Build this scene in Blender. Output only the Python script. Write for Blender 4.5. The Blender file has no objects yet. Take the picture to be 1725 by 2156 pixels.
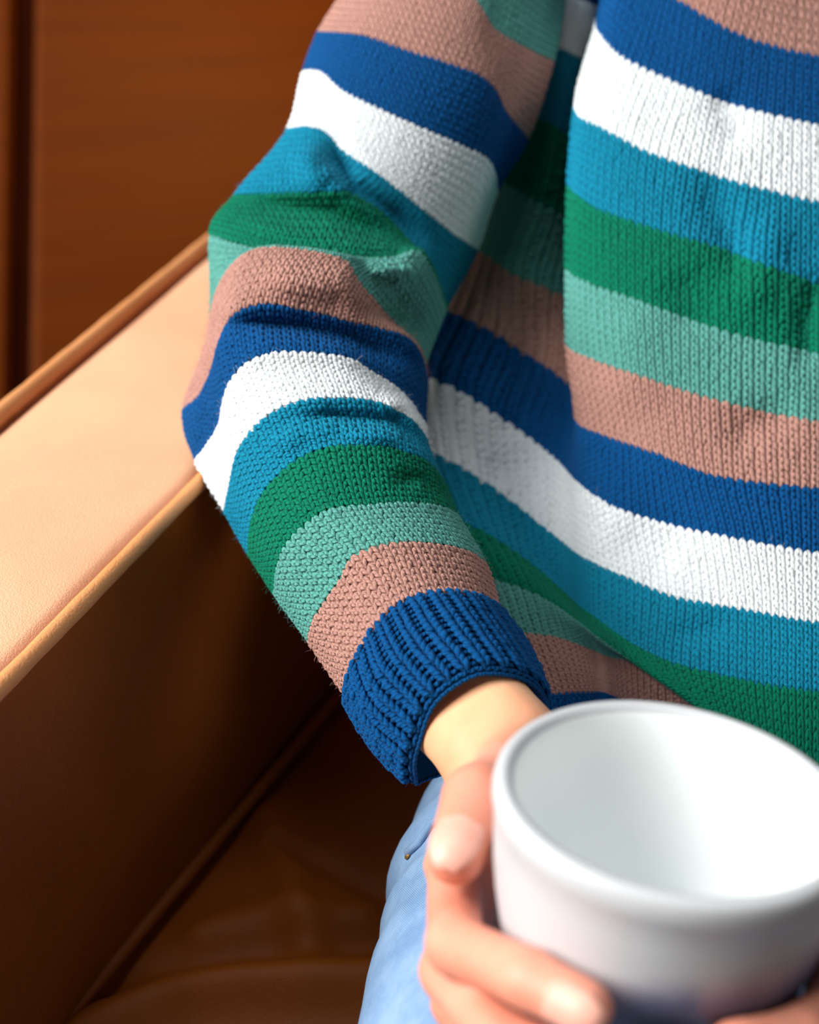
import bpy, math, random
import numpy as np
from mathutils import Vector, Matrix

random.seed(7)
rng = np.random.default_rng(11)
scn = bpy.context.scene
COL = scn.collection

# ------------------------------------------------------------------ camera
W, H = 1725, 2156
LENS, SENS = 35.0, 24.0
F = LENS / SENS * W
PITCH = math.radians(30.0)
CAM = np.array([0.0, 0.0, 1.0])
cd = bpy.data.cameras.new('camera')
cd.lens = LENS
cd.sensor_fit = 'HORIZONTAL'
cd.sensor_width = SENS
cd.clip_start = 0.02
cd.dof.use_dof = True
cd.dof.focus_distance = 0.60
cd.dof.aperture_fstop = 3.6
cd.dof.aperture_blades = 9
cam = bpy.data.objects.new('camera', cd)
COL.objects.link(cam)
cam.location = CAM
cam.rotation_euler = (math.pi / 2 - PITCH, 0, 0)
scn.camera = cam

# ------------------------------------------------------------------ light and exposure
scn.view_settings.view_transform = 'Standard'
scn.view_settings.look = 'None'
scn.view_settings.gamma = 1.0
scn.view_settings.exposure = 0.0
scn.view_settings.use_curve_mapping = False
wd = bpy.data.worlds.new('world')
scn.world = wd
wd.use_nodes = True
wd.node_tree.nodes['Background'].inputs[0].default_value = (0.80, 0.90, 1.0, 1)
wd.node_tree.nodes['Background'].inputs[1].default_value = 0.02


P_GLOW, P_GLOW_AT = (0.0, 1.72, 1.16), (-0.20, 2.2, 0.80)


def area_light(name, loc, target, sx, sy, power, col):
    ld = bpy.data.lights.new(name, 'AREA')
    ld.shape = 'RECTANGLE'
    ld.size, ld.size_y, ld.energy, ld.color = sx, sy, power, col
    o = bpy.data.objects.new(name, ld)
    COL.objects.link(o)
    o.location = loc
    o.rotation_euler = (Vector(target) - Vector(loc)).to_track_quat('-Z', 'Y').to_euler()
    return o


# daylight of assumed windows: big one left of the sofa, paler one further round
area_light('assumed_window_daylight', (-2.45, 0.05, 2.35), (0.05, 0.70, 0.65), 1.9, 1.9, 220, (1.0, 0.98, 0.95))
area_light('overhead_fill', (-0.35, 0.85, 2.75), (0.15, 0.6, 0.6), 1.4, 1.4, 20, (0.92, 0.97, 1.0))  # soft overhead fill, added to brighten the mug's inside and the hand
area_light('assumed_far_window_fill', (2.2, -0.45, 1.35), (0.0, 0.55, 0.6), 0.8, 0.8, 8.5, (1.0, 0.97, 0.94))  # fill light for the mug's right side; its window is only assumed
# unseen warm light added by the panelling, above the frame, for its orange glow
area_light('added_warm_glow', P_GLOW, P_GLOW_AT, 0.25, 0.25, 6.0, (1.0, 0.62, 0.22))

# ------------------------------------------------------------------ helpers


def unproj(px, py, d):
    px, py, d = np.broadcast_arrays(np.asarray(px, float), np.asarray(py, float), np.asarray(d, float))
    x = (px - W / 2) / F * d
    y = -(py - H / 2) / F * d
    c, s = math.cos(PITCH), math.sin(PITCH)
    return np.stack([CAM[0] + x, CAM[1] + d * c + y * s, CAM[2] - d * s + y * c], -1)


def P(px, py, d):
    return unproj(px, py, d)


def on_plane(px, py, z):
    """the point of the horizontal plane at height z seen at that pixel"""
    r = unproj(px, py, 1.0) - CAM
    return CAM + r * ((z - CAM[2]) / r[2])


def lin(r, g, b):
    f = lambda c: (c / 255 / 12.92) if c / 255 <= 0.04045 else ((c / 255 + 0.055) / 1.055) ** 2.4
    return (f(r), f(g), f(b), 1)


def norm(v):
    return v / np.maximum(np.linalg.norm(v, axis=-1, keepdims=True), 1e-12)


def mesh_obj(name, verts, faces, mats, parent=None, matidx=None, uv=None, smooth=True):
    """verts (n,3); faces: list of lists OR int array (m,4); linked as ONE mesh object"""
    me = bpy.data.meshes.new(name)
    verts = np.asarray(verts, np.float32)
    if isinstance(faces, np.ndarray):
        m, k = faces.shape
        me.vertices.add(len(verts))
        me.vertices.foreach_set('co', verts.ravel())
        me.loops.add(m * k)
        me.loops.foreach_set('vertex_index', faces.astype(np.int32).ravel())
        me.polygons.add(m)
        me.polygons.foreach_set('loop_start', np.arange(0, m * k, k, dtype=np.int32))
        me.update(calc_edges=True)
        if uv is not None:
            lay = me.uv_layers.new(name='UVMap')
            lay.data.foreach_set('uv', np.asarray(uv, np.float32)[faces.ravel()].ravel())
    else:
        me.from_pydata([tuple(v) for v in verts], [], faces)
    for mt in (mats if isinstance(mats, (list, tuple)) else [mats]):
        me.materials.append(mt)
    if matidx is not None:
        me.polygons.foreach_set('material_index', np.asarray(matidx, np.int32))
    if smooth:
        me.polygons.foreach_set('use_smooth', np.ones(len(me.polygons), bool))
    me.validate()
    me.update()
    o = bpy.data.objects.new(name, me)
    COL.objects.link(o)
    if parent is not None:
        o.parent = parent
    return o


def thing(name, label, cat, loc=(0, 0, 0), group=None):
    o = bpy.data.objects.new(name, None)
    COL.objects.link(o)
    o['label'] = label
    o['category'] = cat
    if group:
        o['group'] = group
    o.empty_display_size = 0.05
    return o


def pchip(x, y, xq):
    """monotone cubic through y (n,...) at x (n,), evaluated at xq"""
    x = np.asarray(x, float)
    y = np.asarray(y, float)
    h = np.diff(x)
    hh = h.reshape((-1,) + (1,) * (y.ndim - 1))
    dl = np.diff(y, axis=0) / hh
    n = len(x)
    m = np.zeros_like(y)
    if n > 2:
        w1 = 2 * hh[1:] + hh[:-1]
        w2 = hh[1:] + 2 * hh[:-1]
        a, b = dl[:-1], dl[1:]
        ok = a * b > 0
        with np.errstate(divide='ignore', invalid='ignore'):
            hm = (w1 + w2) / (w1 / np.where(ok, a, 1) + w2 / np.where(ok, b, 1))
        # soften: blend of the monotone and the plain centred slope
        cen = (a * hh[1:] + b * hh[:-1]) / (hh[1:] + hh[:-1])
        m[1:-1] = 0.5 * np.where(ok, hm, 0) + 0.5 * cen
    m[0], m[-1] = dl[0], dl[-1]
    k = np.clip(np.searchsorted(x, xq, side='right') - 1, 0, n - 2)
    sh = (-1,) + (1,) * (y.ndim - 1)
    t = ((xq - x[k]) / h[k]).reshape(sh)
    hk = h[k].reshape(sh)
    return ((2 * t**3 - 3 * t**2 + 1) * y[k] + (t**3 - 2 * t**2 + t) * hk * m[k]
            + (-2 * t**3 + 3 * t**2) * y[k + 1] + (t**3 - t**2) * hk * m[k + 1])


def arc_resample(pts, frac):
    pts = np.asarray(pts, float)
    s = np.r_[0, np.cumsum(np.linalg.norm(np.diff(pts, axis=0), axis=1))]
    return pchip(s, pts, np.asarray(frac) * s[-1])


def seg_dist(px, py, line):
    """distance in pixels from (px,py) to a polyline"""
    best = np.full(px.shape, 1e9)
    for (x0, y0), (x1, y1) in zip(line[:-1], line[1:]):
        dx, dy = x1 - x0, y1 - y0
        t = np.clip(((px - x0) * dx + (py - y0) * dy) / (dx * dx + dy * dy + 1e-9), 0, 1)
        best = np.minimum(best, np.hypot(px - x0 - t * dx, py - y0 - t * dy))
    return best


def tube(path, radius, nseg=12, closed_ends=True):
    """verts and quad list of a round tube along path (n,3); radius scalar or (n,)"""
    path = np.asarray(path, float)
    n = len(path)
    r = np.broadcast_to(np.asarray(radius, float), (n,))
    T = norm(np.gradient(path, axis=0))
    ref = np.array([0.0, 0.0, 1.0]) if abs(T[:, 2]).max() < 0.95 else np.array([1.0, 0, 0])
    A = norm(np.cross(T, ref))
    B = np.cross(T, A)
    a = np.linspace(0, 2 * math.pi, nseg, endpoint=False)
    V = path[:, None] + r[:, None, None] * (np.cos(a)[None, :, None] * A[:, None] + np.sin(a)[None, :, None] * B[:, None])
    V = V.reshape(-1, 3)
    Fs = []
    for i in range(n - 1):
        for j in range(nseg):
            j2 = (j + 1) % nseg
            Fs.append([i * nseg + j, i * nseg + j2, (i + 1) * nseg + j2, (i + 1) * nseg + j])
    if closed_ends:
        Fs.append(list(range(nseg))[::-1])
        Fs.append([(n - 1) * nseg + j for j in range(nseg)])
    return V, Fs


def grid_faces(nv, nu, close_u=False):
    i = np.arange(nv - 1)[:, None]
    j = np.arange(nu if close_u else nu - 1)[None, :]
    j2 = (j + 1) % nu
    f = np.stack([i * nu + j, (i + 1) * nu + j, (i + 1) * nu + j2, i * nu + j2], -1)
    return f.reshape(-1, 4)


# ------------------------------------------------------------------ materials


class N:
    def __init__(self, name):
        self.m = bpy.data.materials.new(name)
        self.m.use_nodes = True
        self.t = self.m.node_tree
        self.bsdf = self.t.nodes['Principled BSDF']

    def node(self, typ, **kw):
        n = self.t.nodes.new(typ)
        for k, v in kw.items():
            setattr(n, k, v)
        return n

    def link(self, a, b):
        self.t.links.new(a, b)

    def coords(self, out='Object'):
        return self.node('ShaderNodeTexCoord').outputs[out]

    def noise(self, scale, detail=3, rough=0.55, vec=None, stretch=None):
        n = self.node('ShaderNodeTexNoise')
        n.inputs['Scale'].default_value = scale
        n.inputs['Detail'].default_value = detail
        n.inputs['Roughness'].default_value = rough
        v = vec or self.coords()
        if stretch:
            mp = self.node('ShaderNodeMapping')
            mp.inputs['Scale'].default_value = stretch
            self.link(v, mp.inputs['Vector'])
            v = mp.outputs[0]
        self.link(v, n.inputs['Vector'])
        return n.outputs['Fac']

    def ramp(self, fac, stops):
        r = self.node('ShaderNodeValToRGB')
        el = r.color_ramp.elements
        while len(el) < len(stops):
            el.new(0.5)
        for e, (p, c) in zip(el, stops):
            e.position, e.color = p, c
        self.link(fac, r.inputs[0])
        return r.outputs[0]

    def math(self, op, a, b=None, c=None):
        n = self.node('ShaderNodeMath', operation=op)
        for i, v in enumerate((a, b, c)):
            if v is None:
                continue
            if isinstance(v, (int, float)):
                n.inputs[i].default_value = v
            else:
                self.link(v, n.inputs[i])
        return n.outputs[0]

    def bump(self, height, strength, dist, normal=None):
        b = self.node('ShaderNodeBump')
        b.inputs['Strength'].default_value = strength
        b.inputs['Distance'].default_value = dist
        self.link(height, b.inputs['Height'])
        if normal is not None:
            self.link(normal, b.inputs['Normal'])
        return b.outputs[0]

    def set(self, **kw):
        for k, v in kw.items():
            self.bsdf.inputs[k.replace('_', ' ')].default_value = v
        return self


def scale_c(c, k):
    return tuple(min(1, x * k) for x in c[:3]) + (1,)


def yarn(name, c):
    n = N(name)
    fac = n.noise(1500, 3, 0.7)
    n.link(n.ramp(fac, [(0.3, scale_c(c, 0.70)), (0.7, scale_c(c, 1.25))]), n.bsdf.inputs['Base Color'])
    n.set(Roughness=0.85, Sheen_Weight=0.02, Sheen_Roughness=0.5, Specular_IOR_Level=0.1)
    uv = n.node('ShaderNodeUVMap').outputs[0]
    sp = n.node('ShaderNodeSeparateXYZ')
    n.link(uv, sp.inputs[0])
    ph = n.math('ADD', n.math('MULTIPLY', sp.outputs[0], 17.0), n.math('MULTIPLY', sp.outputs[1], 12.566))
    tw = n.math('SINE', ph)
    b1 = n.bump(tw, 0.65, 0.0004)
    n.link(n.bump(n.noise(2500, 2), 0.35, 0.0003, b1), n.bsdf.inputs['Normal'])
    return n.m


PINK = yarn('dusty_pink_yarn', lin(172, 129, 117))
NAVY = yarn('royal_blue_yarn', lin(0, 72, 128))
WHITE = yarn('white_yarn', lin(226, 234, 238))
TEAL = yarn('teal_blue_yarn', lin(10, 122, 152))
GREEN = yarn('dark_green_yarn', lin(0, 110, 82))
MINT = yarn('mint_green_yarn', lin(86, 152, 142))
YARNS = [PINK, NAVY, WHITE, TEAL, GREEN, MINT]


def leather(name, c1, c2, rough, grain=520):
    n = N(name)
    f = n.noise(6, 4)
    n.link(n.ramp(f, [(0.3, c1), (0.72, c2)]), n.bsdf.inputs['Base Color'])
    n.set(Roughness=rough, Specular_IOR_Level=0.22)
    v = n.node('ShaderNodeTexVoronoi', feature='DISTANCE_TO_EDGE')
    v.inputs['Scale'].default_value = grain
    wv = n.node('ShaderNodeVectorMath', operation='ADD')
    co = n.coords()
    nz = n.node('ShaderNodeTexNoise')
    nz.inputs['Scale'].default_value = 160
    n.link(co, nz.inputs['Vector'])
    sc = n.node('ShaderNodeVectorMath', operation='SCALE')
    sc.inputs['Scale'].default_value = 0.002
    n.link(nz.outputs['Color'], sc.inputs[0])
    n.link(co, wv.inputs[0])
    n.link(sc.outputs[0], wv.inputs[1])
    n.link(wv.outputs[0], v.inputs['Vector'])
    edge = n.math('MINIMUM', n.math('MULTIPLY', v.outputs['Distance'], 3.0), 0.6)
    b1 = n.bump(edge, 0.32, 0.0006)
    n.link(n.bump(n.noise(45, 4), 0.25, 0.002, b1), n.bsdf.inputs['Normal'])
    return n.m


TAN = leather('tan_leather', lin(220, 164, 128), lin(230, 178, 142), 0.42)  # arm top, paled in colour to stand in for the window sheen
SHADED = leather('shaded_leather', lin(130, 65, 16), lin(148, 77, 22), 0.45)  # same sofa leather with the arm side's shadow put into its colour
SHADED_SEAT = leather('shaded_seat_leather', lin(138, 69, 13), lin(162, 84, 20), 0.5)  # seat copy of the leather, the arm's shadow painted into its tone
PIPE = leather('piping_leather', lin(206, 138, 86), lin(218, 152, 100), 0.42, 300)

n = N('orange_wood')
g = n.noise(3.0, 5, 0.6, stretch=(0.9, 1.0, 14.0))
n.link(n.ramp(g, [(0.25, lin(80, 34, 0)), (0.55, lin(86, 37, 0)), (0.8, lin(91, 40, 0))]), n.bsdf.inputs['Base Color'])
n.set(Roughness=0.5, Specular_IOR_Level=0.08)
n.link(n.bump(g, 0.2, 0.002), n.bsdf.inputs['Normal'])
WOOD = n.m
n = N('dark_joint')
n.link(n.ramp(n.noise(8), [(0.3, lin(40, 12, 2)), (0.7, lin(50, 16, 3))]), n.bsdf.inputs['Base Color'])
n.set(Roughness=0.9, Specular_IOR_Level=0.05)
JOINT = n.m
n = N('floor_boards')
g = n.noise(2.0, 5, 0.6, stretch=(12, 1, 1))
n.link(n.ramp(g, [(0.3, lin(70, 40, 22)), (0.7, lin(96, 58, 32))]), n.bsdf.inputs['Base Color'])
n.set(Roughness=0.5)
FLOORM = n.m

n = N('skin')
f1 = n.noise(38, 3)
geo = n.node('ShaderNodeNewGeometry')
ds = n.node('ShaderNodeVectorMath', operation='DISTANCE')
n.link(geo.outputs['Position'], ds.inputs[0])
ds.inputs[1].default_value = tuple(P(960, 1450, .59))
mx = n.node('ShaderNodeMix', data_type='RGBA')
n.link(n.math('MULTIPLY', n.math('SUBTRACT', ds.outputs['Value'], 0.045), 14.0), mx.inputs[0])
n.link(n.ramp(f1, [(0.3, lin(228, 168, 124)), (0.72, lin(236, 182, 138))]), mx.inputs[6])
n.link(n.ramp(f1, [(0.3, lin(222, 138, 112)), (0.72, lin(234, 158, 134))]), mx.inputs[7])
mx.clamp_factor = True
n.link(mx.outputs[2], n.bsdf.inputs['Base Color'])
n.set(Roughness=0.5, Subsurface_Weight=0.22, Subsurface_Scale=0.006, Specular_IOR_Level=0.35)
n.bsdf.inputs['Subsurface Radius'].default_value = (1.0, 0.32, 0.18)
v = n.node('ShaderNodeTexVoronoi')
v.inputs['Scale'].default_value = 900
n.link(n.coords(), v.inputs['Vector'])
n.link(n.bump(v.outputs['Distance'], 0.12, 0.0004), n.bsdf.inputs['Normal'])
SKIN = n.m
n = N('nail')
n.link(n.ramp(n.noise(60), [(0.3, lin(228, 160, 140)), (0.7, lin(236, 176, 158))]), n.bsdf.inputs['Base Color'])
n.set(Roughness=0.42, Specular_IOR_Level=0.35)
NAIL = n.m

n = N('light_blue_denim')
tw = n.node('ShaderNodeTexWave', wave_type='BANDS', bands_direction='DIAGONAL')
tw.inputs['Scale'].default_value = 420
tw.inputs['Distortion'].default_value = 1.5
n.link(n.coords(), tw.inputs['Vector'])
mixn = n.math('ADD', n.math('MULTIPLY', n.noise(35, 5, 0.7), 0.75), n.math('MULTIPLY', tw.outputs['Fac'], 0.25))
n.link(n.ramp(mixn, [(0.3, lin(92, 130, 174)), (0.7, lin(144, 176, 210))]), n.bsdf.inputs['Base Color'])
n.set(Roughness=0.9, Sheen_Weight=0.1)
n.link(n.bump(tw.outputs['Fac'], 0.4, 0.0004), n.bsdf.inputs['Normal'])
DENIM = n.m
n = N('brass')
n.link(n.ramp(n.noise(80), [(0.3, lin(150, 112, 50)), (0.7, lin(178, 138, 70))]), n.bsdf.inputs['Base Color'])
n.set(Metallic=0.7, Roughness=0.45)
BRASS = n.m

# ------------------------------------------------------------------ the setting
# wooden panelling behind the sofa, raked back; two panels meet in a dark recessed joint
p00, p01 = P(74, -1500, 2.05), P(40, 1040, 2.05)
up_w = norm(p00 - p01)
rt_w = norm(np.cross(norm(CAM - p01), up_w))
rt_w = norm(np.cross(up_w, np.cross(rt_w, up_w)))
if rt_w[0] < 0:
    rt_w = -rt_w
nrm_w = norm(np.cross(rt_w, up_w))
if np.dot(nrm_w, CAM - p01) < 0:
    nrm_w = -nrm_w


def slab(o, a, b, c, bev=0.006):
    """a panel: corner o, edges a, b, thickness vector c, with a chamfered front"""
    a1, b1 = norm(a) * bev, norm(b) * bev
    fr = o + c
    bot = [o, o + a, o + a + b, o + b]
    mid = [q + c * (1 - bev / np.linalg.norm(c)) for q in bot]
    top = [fr + a1 + b1, fr + a - a1 + b1, fr + a + b - a1 - b1, fr + b + a1 - b1]
    Vv = bot + mid + top
    Fs = [[3, 2, 1, 0], [8, 9, 10, 11]]
    for k in (0, 4):
        for i in range(4):
            j = (i + 1) % 4
            Fs.append([k + i, k + j, k + 4 + j, k + 4 + i])
    return Vv, Fs


GAP = 0.034
base = p01 - nrm_w * 0.03
hgt = up_w * np.linalg.norm(p00 - p01)
Vv, Fs = slab(base - rt_w * 1.05 - nrm_w * 0.02, rt_w * 5.3, hgt, nrm_w * 0.02)
wall = mesh_obj('wall_back', Vv, Fs, JOINT, smooth=False)
wall['kind'] = 'structure'
for off, wid in ((-1.05, 1.05 - GAP / 2), (GAP / 2, 1.03 - GAP / 2), (1.03 + GAP / 2, 1.03 - GAP), (2.06 + GAP / 2, 1.03 - GAP), (3.09 + GAP / 2, 1.1)):
    Vv, Fs = slab(base + rt_w * off, rt_w * wid, hgt, nrm_w * 0.03, 0.012)
    mesh_obj('wood_panel', Vv, Fs, WOOD, wall, smooth=False)
Vv, Fs = slab(np.array([-2.2, -1.5, -0.03]), np.array([4.4, 0, 0]), np.array([0, 4.2, 0]), np.array([0, 0, 0.03]))
fl = mesh_obj('floor', Vv, Fs, FLOORM, smooth=False)
fl['kind'] = 'structure'

# ------------------------------------------------------------------ sofa
ARM_Z, SEAT_Z = 0.65, 0.40
sofa = thing('sofa', 'tan leather sofa with piped armrest under the elbow of the striped sweater', 'sofa')


def line_on(pa, pb, z, ta, tb):
    a, b = on_plane(*pa, z), on_plane(*pb, z)
    return a + (b - a) * ta, a + (b - a) * tb


in0, in1 = line_on((0, 1445), (425, 1010), ARM_Z, -0.75, 3.3)
ou0, ou1 = line_on((0, 885), (437, 520), ARM_Z, -0.95, 1.75)
st0, st1 = line_on((100, 2150), (640, 1520), SEAT_Z, -0.75, 2.6)
# make the arm ends meet square-ish at the far end
NA, NB = 90, 26
ta = np.linspace(0, 1, NA)[:, None, None]
tb = np.concatenate([np.linspace(0, .09, 9), np.linspace(.12, .88, 12), np.linspace(.91, 1, 9)])[None, :, None]
NB = tb.shape[1]
E_in = in0 + (in1 - in0) * ta[:, 0]
E_ou = ou0 + (ou1 - ou0) * ta[:, 0]
top = E_in[:, None] * (1 - tb) + E_ou[:, None] * tb
crown = 0.006 * np.sin(np.pi * tb[..., 0]) ** 0.7
wob = 0.0015 * np.sin(ta[..., 0] * 23 + tb[..., 0] * 5) * np.sin(np.pi * tb[..., 0])
top[..., 2] += crown + wob - 0.002 - 0.006 * np.exp(-((tb[..., 0] - .02) / .035) ** 2) - 0.006 * np.exp(-((tb[..., 0] - .975) / .035) ** 2)
arm_root = None
sk = 0.02
# armrest: body with top cover, inner and outer panel as sub-parts
core_i = np.stack([E_in, E_in * 0 + 0], 0)[0].copy()
inner_top = E_in.copy()
inner_top[:, 2] -= 0.006
S_line = st0 + (st1 - st0) * ta[:, 0]
inner_bot = S_line.copy()
inner_bot[:, 2] = SEAT_Z - 0.10
NS = 30
tc = np.linspace(0, 1, NS)[None, :, None]
side = inner_top[:, None] * (1 - tc) + inner_bot[:, None] * tc
# plump, faintly buckled panel
nin = norm(np.cross(in1 - in0, np.array([0, 0, 1.0])))
if nin[0] < 0:
    nin = -nin
bul = 0.012 * np.sin(np.pi * np.clip(tc[..., 0], 0, 1)) + 0.0015 * np.sin(ta[..., 0] * 31 + tc[..., 0] * 3) * np.sin(np.pi * tc[..., 0])
side = side + nin * bul[..., None]
out_bot = E_ou.copy()
out_bot[:, 2] = 0.10
outer = E_ou[:, None] * (1 - tc) + out_bot[:, None] * tc
outer[..., 2] -= 0.006 * (1 - tc[..., 0])
Va = np.concatenate([outer.reshape(-1, 3), top.reshape(-1, 3)[:0]])
# front and back closing panels are part of the armrest mesh (outer shell)
arm = mesh_obj('armrest', Va, grid_faces(NA, NS), SHADED, sofa)
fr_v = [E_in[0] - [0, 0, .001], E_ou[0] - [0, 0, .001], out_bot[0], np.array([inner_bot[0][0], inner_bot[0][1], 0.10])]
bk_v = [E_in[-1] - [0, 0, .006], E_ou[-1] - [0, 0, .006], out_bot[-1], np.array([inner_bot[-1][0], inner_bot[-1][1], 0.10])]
mesh_obj('end_panel', fr_v, [[0, 1, 2, 3]], SHADED, arm, smooth=False)
mesh_obj('end_panel', bk_v, [[3, 2, 1, 0]], SHADED, arm, smooth=False)
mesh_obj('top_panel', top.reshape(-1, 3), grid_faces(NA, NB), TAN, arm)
mesh_obj('inner_panel', side.reshape(-1, 3), grid_faces(NA, NS), SHADED, arm)


def piping(name, path, r, parent, mat=PIPE):
    path = np.asarray(path, float)
    s = np.linspace(0, 40, len(path))
    rr = r * (1 + 0.05 * np.sin(s * 3.1) * np.sin(s * 1.3))
    V_, F_ = tube(path, rr, 12)
    return mesh_obj(name, V_, F_, mat, parent)


piping('piping', E_in + [0, 0, 0.0005] + nin * 0.001, 0.0048, arm)
piping('piping', E_ou + [0, 0, 0.0020] - nin * 0.002, 0.0066, arm)
seatpipe = S_line.copy()
seatpipe += nin * 0.013
seatpipe[:, 2] = SEAT_Z + 0.007


# seat cushion: gathered leather with soft wrinkles, spreading right from the armrest
def crease(px, py, line, w):
    """soft groove along a polyline that fades out at both ends"""
    best = np.full(px.shape, 1e9)
    tb = np.zeros(px.shape)
    lens = [math.hypot(b[0] - a[0], b[1] - a[1]) for a, b in zip(line[:-1], line[1:])]
    tot, run = sum(lens), 0.0
    for (x0, y0), (x1, y1), L in zip(line[:-1], line[1:], lens):
        dx, dy = x1 - x0, y1 - y0
        t = np.clip(((px - x0) * dx + (py - y0) * dy) / (L * L), 0, 1)
        d = np.hypot(px - x0 - t * dx, py - y0 - t * dy)
        tb = np.where(d < best, (run + t * L) / tot, tb)
        best = np.minimum(best, d)
        run += L
    e = np.clip(np.minimum(tb, 1 - tb) / 0.35, 0, 1)
    return np.exp(-(best / w) ** 2) * e * e * (3 - 2 * e)


def gauss(d, w):
    return np.exp(-(d / w) ** 2)


lw = norm(st1 - st0)
sw = np.array([lw[1], -lw[0], 0.0])
NL, NW = 150, 120
al = np.linspace(-0.035, 0.85, NL)[:, None]
aw = np.linspace(0.0, 0.62, NW)[None, :]
org = on_plane(100, 2150, SEAT_Z)
XY = org + al[..., None] * lw + aw[..., None] * sw
rel = XY - CAM
c_, s_ = math.cos(PITCH), math.sin(PITCH)
dep = rel[..., 1] * c_ - rel[..., 2] * s_
upv = rel[..., 1] * s_ + rel[..., 2] * c_
qx = W / 2 + rel[..., 0] / dep * F
qy = H / 2 - upv / dep * F
hgt_s = 0.012 * np.clip(aw / 0.08, 0, 1) ** 0.6 - 0.012 - 0.03 * np.clip((aw - 0.2) / 0.12, 0, 1)
hgt_s = hgt_s + 0.020 * gauss(seg_dist(qx, qy, [(150, 2190), (330, 2100), (520, 2080), (900, 2070)]), 55)
hgt_s = hgt_s - 0.010 * gauss(seg_dist(qx, qy, [(250, 2070), (420, 2025), (700, 2000), (900, 1990)]), 40)
hgt_s = hgt_s + 0.010 * gauss(seg_dist(qx, qy, [(560, 1720), (610, 1850), (650, 1990)]), 45)
hgt_s = hgt_s - 0.006 * gauss(seg_dist(qx, qy, [(590, 1780), (700, 1830), (840, 1910)]), 16)
hgt_s = hgt_s + 0.008 * gauss(seg_dist(qx, qy, [(420, 1960), (560, 1930), (760, 1930)]), 40)
XY[..., 2] = SEAT_Z + hgt_s
seat = mesh_obj('seat_cushion', XY.reshape(-1, 3), grid_faces(NL, NW), SHADED_SEAT, sofa)
skirt = np.stack([XY[0], XY[0] - [0, 0, 0.2]], 0)
mesh_obj('cushion_front', skirt.reshape(-1, 3), grid_faces(2, NW), SHADED, seat)
piping('piping', seatpipe, 0.0045, seat, SHADED)
# low backrest behind the sitter, as high as the arm
bw0 = on_plane(640, 351, ARM_Z)
b_dir = np.array([lw[1], -lw[0], 0.0])
bb, ff = slab(np.array([in1[0], in1[1], 0.12]) + lw * 0.14, b_dir * 1.0, np.array([0, 0, ARM_Z - 0.14]), lw * 0.16, 0.02)
back = mesh_obj('backrest', bb, ff, SHADED, sofa, smooth=False)

# ------------------------------------------------------------------ person
person = thing('person', 'person in a striped knitted sweater and light blue jeans holding a mug', 'person')


class Surf:
    """a fine grid of points G (nv,nu,3) with normals; sampled bilinearly"""

    def __init__(self, G, closed, flip=False):
        self.G, self.closed = G, closed
        nv, nu = G.shape[:2]
        if closed:
            E = np.concatenate([G[:, -1:], G, G[:, :1]], 1)
            du = (E[:, 2:] - E[:, :-2]) / 2
        else:
            du = np.gradient(G, axis=1)
        dv = np.gradient(G, axis=0)
        self.du, self.dv = du, dv
        nn = norm(np.cross(dv, du))
        self.Nn = -nn if flip else nn

    def at(self, arr, u, v):
        """u in grid columns, v in grid rows (floats)"""
        nv, nu = self.G.shape[:2]
        v = np.clip(v, 0, nv - 1.001)
        i = np.floor(v).astype(int)
        fv = (v - i)[..., None]
        if self.closed:
            j = np.floor(u).astype(int)
            fu = (u - j)[..., None]
            j0, j1 = j % nu, (j + 1) % nu
        else:
            u = np.clip(u, 0, nu - 1.001)
            j0 = np.floor(u).astype(int)
            fu = (u - j0)[..., None]
            j1 = j0 + 1
        return ((arr[i, j0] * (1 - fu) + arr[i, j1] * fu) * (1 - fv) + (arr[i + 1, j0] * (1 - fu) + arr[i + 1, j1] * fu) * fv)


class Soup:
    """collects equal-sided quads, with uv and material index"""

    def __init__(self):
        self.v, self.f, self.m, self.uv, self.n = [], [], [], [], 0

    def add(self, v, f, m, uv=None):
        v = np.asarray(v, np.float32).reshape(-1, 3)
        f = np.asarray(f).reshape(-1, 4)
        self.v.append(v)
        self.f.append(f + self.n)
        self.m.append(np.broadcast_to(np.asarray(m), (len(f),)).astype(np.int32))
        self.uv.append(np.zeros((len(v), 2), np.float32) if uv is None else np.asarray(uv, np.float32).reshape(-1, 2))
        self.n += len(v)

    def build(self, name, mats, parent):
        return mesh_obj(name, np.concatenate(self.v), np.concatenate(self.f), mats, parent,
                        np.concatenate(self.m), np.concatenate(self.uv))


NT, NC = 6, 6     # stations along a yarn leg, sides around it


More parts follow.
